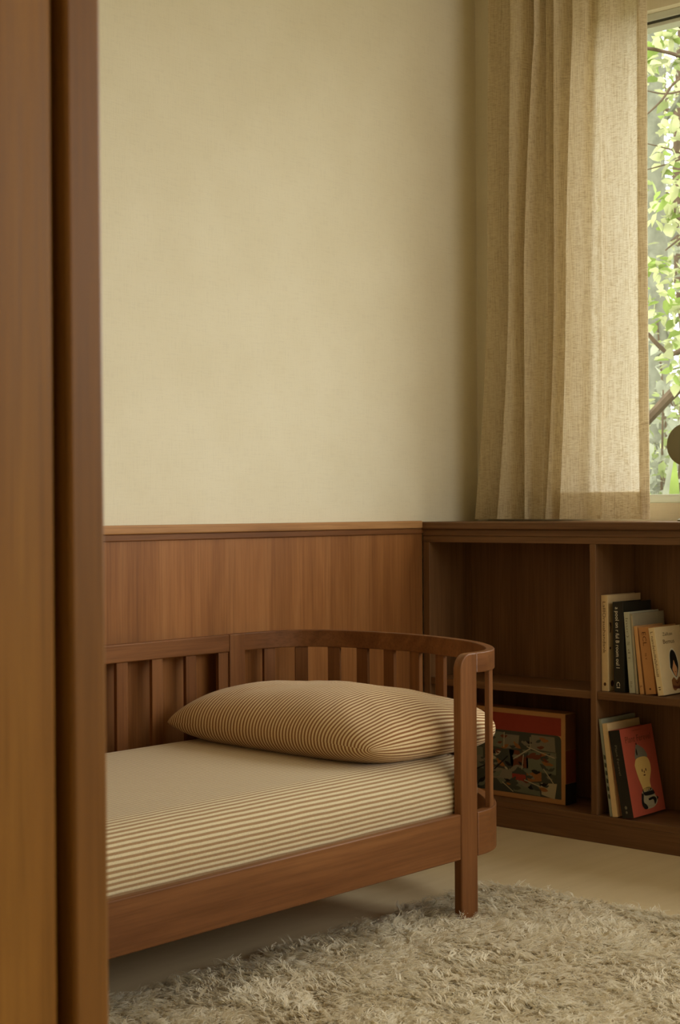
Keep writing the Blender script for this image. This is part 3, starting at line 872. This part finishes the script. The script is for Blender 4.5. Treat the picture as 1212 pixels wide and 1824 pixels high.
shape(bm, smooth_poly([(.092, .042), (.116, .044), (.126, .034), (.116, .022), (.112, .036), (.094, .036)]), fp(1), 5)
shape(bm, [(.128, .044), (.136, .038), (.128, .032)], fp(1), 5)
for k in range(5): shape(bm, [(.076 + .008 * k, .062), (.079 + .008 * k, .068), (.082 + .008 * k, .061)], fp(2), 4)
shape(bm, smooth_poly([(.070, .176), (.074, .186), (.076, .170), (.072, .166)]), fp(1), 5)
shape(bm, ell(.077, .198, .002, .003), fp(1), 5)
flat_mk('cover_picture', bm, ['print_grey', 'skin_pale', 'ink', 'print_rust', 'print_white', 'ink_dark'], c3)

# ------------------------------------------------------------------ picture game box in the lower left compartment
BX, BY0, BW, BH, BD = 3.770, 2.532, 0.385, 0.268, 0.058
gb = empty('game_box', (BX, BY0 + BW / 2, ZL), 'flat cardboard picture box with a red band, standing in the lower left compartment', 'box')
COVER[gb.name] = mk('carton', bx(BX, BX + BD, BY0, BY0 + BW, ZL, ZL + BH), 'cardboard', gb, 0.002)
bm = bmesh.new()
box(bm, BX + .003, BX + BD - .003, BY0 - .0008, BY0 + .001, ZL + BH * .60, ZL + BH - .003, 0)
box(bm, BX + .003, BX + BD - .003, BY0 - .0008, BY0 + .001, ZL + BH * .235, ZL + BH * .60 - .001, 1)
box(bm, BX + .001, BX + BD - .001, BY0 - .0008, BY0 + .001, ZL + .001, ZL + BH * .235 - .001, 2)
mk('side_label', bm, ['box_side', 'box_rust', 'black'], COVER[gb.name])
def ffn(k): return lambda a, b: (BX - .0006 - .0003 * k, BY0 + BW - a, ZL + b)
def fshape(bm, pts, k, mi):
    f = bm.faces.new([bm.verts.new(Vector(ffn(k)(a, b)) - gb.location) for a, b in pts]); f.material_index = mi
bm = bmesh.new(); e = 0.013
fshape(bm, smooth_poly([(e, BH - .066), (BW - e, BH - .066), (BW - e, BH - .014), (e, BH - .014)], 1), 0, 0)
flat_mk('red_band', bm, ['boxred'], gb)
bm = bmesh.new()
mats = ['print_sage', 'print_slate', 'print_grey', 'print_white', 'print_rust', 'boxred', 'ink_dark', 'print_brown', 'cardboard']
pw_, pt = BW - e, BH - .066
fshape(bm, [(e, .016), (pw_, .016), (pw_, pt - .014)] + [(pw_ - .014 + .014 * math.cos(a), pt - .014 + .014 * math.sin(a)) for a in (0.4, 0.8, 1.2, PI / 2)] + [(e, pt)], 0, 1)
rr2 = random.Random(5)
# picture tiles of the print, then birds, twigs and boats over them
for (x0, x1, y0, y1, m) in ((.02, .10, .15, .196, 2), (.10, .166, .15, .197, 0), (.168, .22, .148, .194, 2), (.22, .262, .152, .190, 1), (.264, .352, .150, .192, 2),
                            (.02, .09, .08, .146, 0), (.094, .20, .086, .146, 1), (.19, .25, .10, .142, 4), (.25, .358, .09, .146, 0), (.02, .12, .018, .076, 1),
                            (.12, .20, .050, .084, 2), (.198, .246, .054, .078, 5), (.30, .352, .018, .060, 3), (.20, .298, .018, .052, 0), (.25, .30, .058, .088, 7)):
    j = lambda: rr2.uniform(-.005, .005)
    fshape(bm, [(x0 + j(), y0 + j()), (x1 + j(), y0 + j()), (x1 + j(), y1 + j()), (x0 + j(), y1 + j())], 1, m)
for q in range(120):
    cx_, cy_ = rr2.uniform(.03, .345), rr2.uniform(.026, .186); L_ = rr2.uniform(.007, .020); a = rr2.uniform(-.6, .6)
    m = rr2.choice([0, 1, 2, 6, 6, 3, 2, 1, 7, 0, 1, 4])
    P = [(-1, .05), (-.5, .35), (.1, .42), (.5, .3), (.75, .45), (1.0, .2), (.7, .0), (.3, -.3), (-.4, -.25)]
    sg = rr2.choice([-1, 1])
    fshape(bm, smooth_poly([(min(max(cx_ + L_ * (sg * p * math.cos(a) - r_ * math.sin(a)), e), pw_), min(max(cy_ + L_ * (sg * p * math.sin(a) + r_ * math.cos(a)), .016), .198)) for p, r_ in P], 3), 2 + .012 * q, m)
for q, (x0, y0, x1, y1, wd, m) in enumerate(((.20, .118, .262, .155, .0035, 3), (.232, .09, .238, .135, .003, 3), (.03, .06, .12, .10, .004, 6), (.13, .08, .18, .125, .004, 6), (.25, .16, .35, .135, .003, 3),
                                             (.24, .06, .30, .045, .003, 3), (.31, .10, .345, .06, .003, 3), (.16, .045, .20, .02, .003, 3), (.262, .15, .263, .19, .002, 3), (.166, .15, .168, .196, .003, 3))):
    dx, dy = x1 - x0, y1 - y0; l_ = math.hypot(dx, dy); nx, ny = -dy / l_ * wd / 2, dx / l_ * wd / 2
    fshape(bm, [(x0 + nx, y0 + ny), (x0 - nx, y0 - ny), (x1 - nx, y1 - ny), (x1 + nx, y1 + ny)], 4 + q * .1, m)
flat_mk('box_picture', bm, mats, gb)

# ------------------------------------------------------------------ round ornament standing by the window
orn = empty('round_ornament', (3.90, 2.205, 0.909), 'dark olive round disc on a thin stem standing by the window at the photo edge', 'ornament')
bm = bmesh.new()
bmesh.ops.create_uvsphere(bm, u_segments=40, v_segments=20, radius=1.0)
bmesh.ops.transform(bm, matrix=Matrix.Translation((3.90, 2.205, 1.127)) @ Matrix.Diagonal((0.007, 0.060, 0.060, 1)), verts=bm.verts)
mk('disc', bm, 'olive', orn, angle=0)
mk('stem', tube(bmesh.new(), [(3.90, 2.205, 0.915), (3.90, 2.205, 1.07)], [.0028, .0028], 10), 'olive', orn)
mk('base', tube(bmesh.new(), [(3.90, 2.205, 0.909), (3.90, 2.205, 0.913), (3.90, 2.205, 0.917)], [.024, .024, .018], 28), 'olive', orn)

# ------------------------------------------------------------------ the garden outside
struct(mk('garden_ground', bx(4.22, 45, -25, 40, -0.4, -0.25), 'soil'), 'garden ground outside the window')
def leaves(centers, spread, size, n, seed, mats, parent, name='foliage', droop=0.3):
    g = np.random.default_rng(seed)
    c = np.array(centers, float)[g.integers(0, len(centers), n)] + g.normal(0, 1, (n, 3)) * np.array(spread)
    sz = g.uniform(size * .6, size * 1.25, n)
    az = g.uniform(0, 2 * PI, n); el = g.normal(-droop, .5, n)
    d = np.stack([np.cos(az) * np.cos(el), np.sin(az) * np.cos(el), np.sin(el)], 1)
    upv = np.tile([0., 0., 1.], (n, 1)) + g.normal(0, .5, (n, 3))
    sd = np.cross(d, upv); sd /= np.linalg.norm(sd, axis=1)[:, None] + 1e-9
    nn = np.cross(sd, d)
    sh = [(0, 0, 0), (.28, .30, .05), (.62, .26, .04), (1, 0, -.12), (.62, -.26, .04), (.28, -.30, .05), (.45, 0, -.05)]
    Vv = np.stack([c + sz[:, None] * (d * a + sd * b + nn * h) for a, b, h in sh], 1).reshape(-1, 3)
    tri = np.array([(0, 1, 6), (1, 2, 6), (2, 3, 6), (3, 4, 6), (4, 5, 6), (5, 0, 6)])
    Fq = (np.arange(n)[:, None, None] * 7 + tri[None]).reshape(-1, 3)
    mi = np.repeat(g.integers(0, len(mats), n), 6)
    return raw(name, Vv, Fq, mats, parent, mi)
def sight(x, y, D):             # a garden spot: depth D along the view axis
    return tuple(Vector((0, 0, .95)) + D * ((x - 606) / 2740 * rt - (y - 912) / 2740 * up + fw))
GT = 'trees in the garden'
# 1: big grey trunk
p0 = Vector(sight(1174, 700, 8.6))
t1 = empty('tree', (p0.x, p0.y, -.25), 'garden tree with a straight grey-green trunk seen past the curtain edge', 'tree', GT)
mk('trunk', tube(bmesh.new(), [(p0.x, p0.y, -.25), (p0.x + .01, p0.y, 1.0), (p0.x - .02, p0.y - .01, 2.2), (p0.x, p0.y + .03, 3.4), (p0.x + .05, p0.y + .05, 4.6)], [.085, .066, .060, .055, .04], 14), 'bark', t1)
bm = bmesh.new()
for k in range(7):
    a = k * 2.1; z = 2.4 + .32 * k
    tube(bm, catmull([(p0.x, p0.y, z), (p0.x + .5 * math.cos(a), p0.y + .5 * math.sin(a), z + .25), (p0.x + 1.1 * math.cos(a), p0.y + 1.1 * math.sin(a), z + .35)], 3), [.018, .016, .014, .012, .010, .008, .005], 6)
mk('branch', bm, 'bark', t1)
cs = [(p0.x + rng.uniform(-1.1, 1.1), p0.y + rng.uniform(-1.1, 1.1), rng.uniform(2.6, 5.0)) for _ in range(60)]
leaves(cs, (.22, .22, .16), .075, 2600, 3, ['leaf_a', 'leaf_b'], t1)
# 2: near tree whose limbs cross the window from the right
q0 = Vector(sight(1330, 800, 6.2))
t2 = empty('tree', (q0.x, q0.y, -.25), 'near garden tree whose brown limbs cross the window from the right', 'tree', GT)
mk('trunk', tube(bmesh.new(), catmull([(q0.x, q0.y, -.25), (q0.x + .02, q0.y - .03, 1.2), (q0.x - .02, q0.y, 2.6), (q0.x, q0.y + .05, 4.2)], 4), list(np.linspace(.10, .05, 13)), 12), 'bark_b', t2)
def limb(pix, r_a, r_b):
    P = catmull([sight(*p) for p in pix], 5)
    return mk('branch', tube(bmesh.new(), P, list(np.linspace(r_a, r_b, len(P))), 8), 'bark_b', t2)
limb([(1325, 150, 6.2), (1260, 118, 6.1), (1212, 100, 6.0), (1152, 86, 5.9), (1100, 92, 5.9)], .010, .006)
limb([(1326, 95, 6.2), (1250, 60, 6.1), (1200, 44, 6.1), (1120, 36, 6.1)], .016, .009)
limb([(1326, 600, 6.2), (1270, 660, 6.4), (1212, 690, 6.5), (1175, 726, 6.6), (1135, 770, 6.7)], .030, .020)
limb([(1326, 500, 6.2), (1260, 580, 6.3), (1200, 630, 6.4), (1150, 590, 6.4)], .018, .008)
limb([(1326, 60, 6.2), (1260, 110, 6.0), (1205, 145, 5.9), (1180, 178, 5.9), (1154, 203, 5.9)], .008, .003)
limb([(1326, 130, 6.2), (1240, 155, 6.0), (1190, 167, 6.0), (1154, 162, 6.0)], .006, .002)
limb([(1326, 320, 6.2), (1240, 285, 6.0), (1200, 268, 6.0), (1154, 256, 6.0)], .006, .002)
limb([(1326, 260, 6.2), (1240, 275, 6.0), (1190, 292, 6.0), (1154, 302, 6.0)], .006, .002)
limb([(1326, 360, 6.2), (1250, 400, 6.1), (1212, 425, 6.1), (1186, 446, 6.1)], .008, .003)
cs = [sight(px, py, D) for px, py, D in ((1176, 62, 6.0), (1192, 72, 6.0), (1165, 75, 5.9), (1185, 112, 6.0), (1205, 118, 6.0), (1160, 112, 5.9), (1198, 215, 5.9), (1208, 240, 6.0), (1180, 270, 6.0), (1204, 300, 6.0),
      (1190, 365, 6.1), (1205, 345, 6.1), (1180, 385, 6.1), (1210, 390, 6.1), (1162, 478, 6.2), (1185, 470, 6.2), (1206, 480, 6.2), (1170, 520, 6.1), (1196, 530, 6.1), (1210, 560, 6.1), (1165, 555, 6.1), (1200, 600, 6.2), (1190, 650, 6.3), (1208, 670, 6.3),
      (1240, 120, 6.0), (1250, 300, 6.0), (1240, 460, 6.1), (1260, 560, 6.1), (1235, 640, 6.2), (1120, 90, 6.0), (1110, 280, 6.0), (1115, 480, 6.2), (1280, 200, 6.1), (1290, 400, 6.1), (1130, 520, 6.2))]
leaves(cs, (.03, .03, .03), .062, 330, 5, ['leaf_a', 'leaf_a', 'leaf_d'], t2)
# 3..5: paler trees further off
for k, (px, D, lab, mats, n) in enumerate(((1225, 11.0, 'slim pale green tree further back in the garden, right of the grey trunk', ['leaf_a', 'leaf_c'], 3200),
                                           (1130, 13.5, 'grey-green tree further back in the garden, behind the curtain edge', ['leaf_c', 'leaf_b'], 3600),
                                           (1330, 13.0, 'broad leafy tree at the far right of the garden', ['leaf_b', 'leaf_a'], 3600))):
    o = Vector(sight(px, 900, D))
    t_ = empty('tree', (o.x, o.y, -.25), lab, 'tree', GT)
    mk('trunk', tube(bmesh.new(), catmull([(o.x, o.y, -.25), (o.x + .06, o.y - .04, 1.4), (o.x - .05, o.y + .03, 3.0), (o.x + .03, o.y, 5.0)], 4), list(np.linspace(.075, .03, 13)), 10), 'bark_b', t_)
    bm = bmesh.new()
    for q in range(9):
        a = q * 2.4 + k; z = 1.2 + .42 * q
        tube(bm, catmull([(o.x, o.y, z), (o.x + .5 * math.cos(a), o.y + .5 * math.sin(a), z + .3), (o.x + 1.2 * math.cos(a), o.y + 1.2 * math.sin(a), z + .5)], 3), list(np.linspace(.02, .004, 7)), 6)
    g2 = np.random.default_rng(140 + k)
    for q in range(46):
        b_ = Vector((o.x + g2.uniform(-1.2, 1.2), o.y + g2.uniform(-1.2, 1.2), g2.uniform(.8, 5.2))); d_ = Vector((g2.uniform(-1, 1), g2.uniform(-1, 1), g2.uniform(-.3, 1.0))).normalized()
        L_ = g2.uniform(.5, 1.1); e_ = Vector((g2.normal(0, .12), g2.normal(0, .12), g2.normal(0, .12)))
        tube(bm, catmull([b_, b_ + d_ * L_ * .5 + e_, b_ + d_ * L_], 3), list(np.linspace(.011, .003, 7)), 5)
    mk('branch', bm, 'bark_b', t_)
    g = np.random.default_rng(40 + k)
    cs = [(o.x + g.uniform(-1.4, 1.4), o.y + g.uniform(-1.4, 1.4), g.uniform(1.2, 5.6)) for _ in range(70)]
    leaves(cs, (.25, .25, .2), .085, n, 60 + k, mats, t_)
# shrubs and a broad-leaved plant low in the window
for k, (px, D, zt_, lab, mats, sz) in enumerate(((1170, 7.6, 2.0, 'grey-green bush under the big tree trunk in the garden', ['leaf_c', 'leaf_c', 'leaf_b'], .07),
                                                 (1225, 8.6, 2.1, 'pale bush right of the big trunk low in the garden', ['leaf_c', 'leaf_a'], .06),
                                                 (1110, 9.4, 2.1, 'bush left of the big trunk low in the garden', ['leaf_b', 'leaf_c'], .07))):
    o = Vector(sight(px, 900, D))
    s_ = empty('shrub', (o.x, o.y, -.25), lab, 'shrub', 'shrubs in the garden')
    g = np.random.default_rng(80 + k); bm = bmesh.new(); cs = []
    for q in range(16):
        a = g.uniform(0, 2 * PI); R_ = g.uniform(.1, .55); top = g.uniform(.7, zt_)
        tip = (o.x + R_ * math.cos(a), o.y + R_ * math.sin(a), top)
        tube(bm, catmull([(o.x + .1 * math.cos(a), o.y + .1 * math.sin(a), -.25), (o.x + .6 * R_ * math.cos(a), o.y + .6 * R_ * math.sin(a), .5 * top), tip], 3), list(np.linspace(.012, .004, 7)), 6)
        for z_ in np.linspace(.1, 1, 6): cs.append((o.x + R_ * z_ * math.cos(a), o.y + R_ * z_ * math.sin(a), -.1 + (top + .1) * z_))
    mk('stem', bm, 'bark_b', s_)
    leaves(cs, (.10, .10, .10), sz, 2200, 90 + k, mats, s_)
def strap_plant(px, py, D, n, L0, wd, lab, mat, seed):
    o = Vector(sight(px, py, D))
    s_ = empty('strap_leaved_plant', (o.x, o.y, -.25), lab, 'plant', 'broad-leaved plants by the window')
    g = np.random.default_rng(seed); base_z = -.25
    Vv, Fq = [], []
    for q in range(n):
        a = g.uniform(0, 2 * PI); L_ = L0 * g.uniform(.75, 1.15); out = g.uniform(.25, .75); W = wd * g.uniform(.7, 1.2)
        b0 = len(Vv)
        for i in range(11):
            t_ = i / 10
            rr_l = out * L_ * t_ ** 1.3; zz = base_z + L_ * (t_ * 1.15 - .45 * out * t_ ** 2.6)
            wv = W * math.sin(PI * min(.06 + .94 * t_, 1)) ** .7 + .002
            cx_, cy_ = o.x + rr_l * math.cos(a), o.y + rr_l * math.sin(a)
            for sgn, dz in ((-1, .25), (0, 0), (1, .25)): Vv.append((cx_ - sgn * wv * math.sin(a), cy_ + sgn * wv * math.cos(a), zz + dz * wv))
        for i in range(10):
            for j in range(2): Fq.append((b0 + i * 3 + j, b0 + i * 3 + j + 1, b0 + (i + 1) * 3 + j + 1, b0 + (i + 1) * 3 + j))
    raw('foliage', Vv, Fq, mat, s_)
strap_plant(1195, 900, 6.0, 40, 1.36, .042, 'bright green broad-leaved plant just outside the window', 'leaf_d', 101)
strap_plant(1135, 900, 7.0, 40, 1.5, .026, 'grey-green strap-leaved plant behind the bright green plant outside', 'leaf_c', 102)
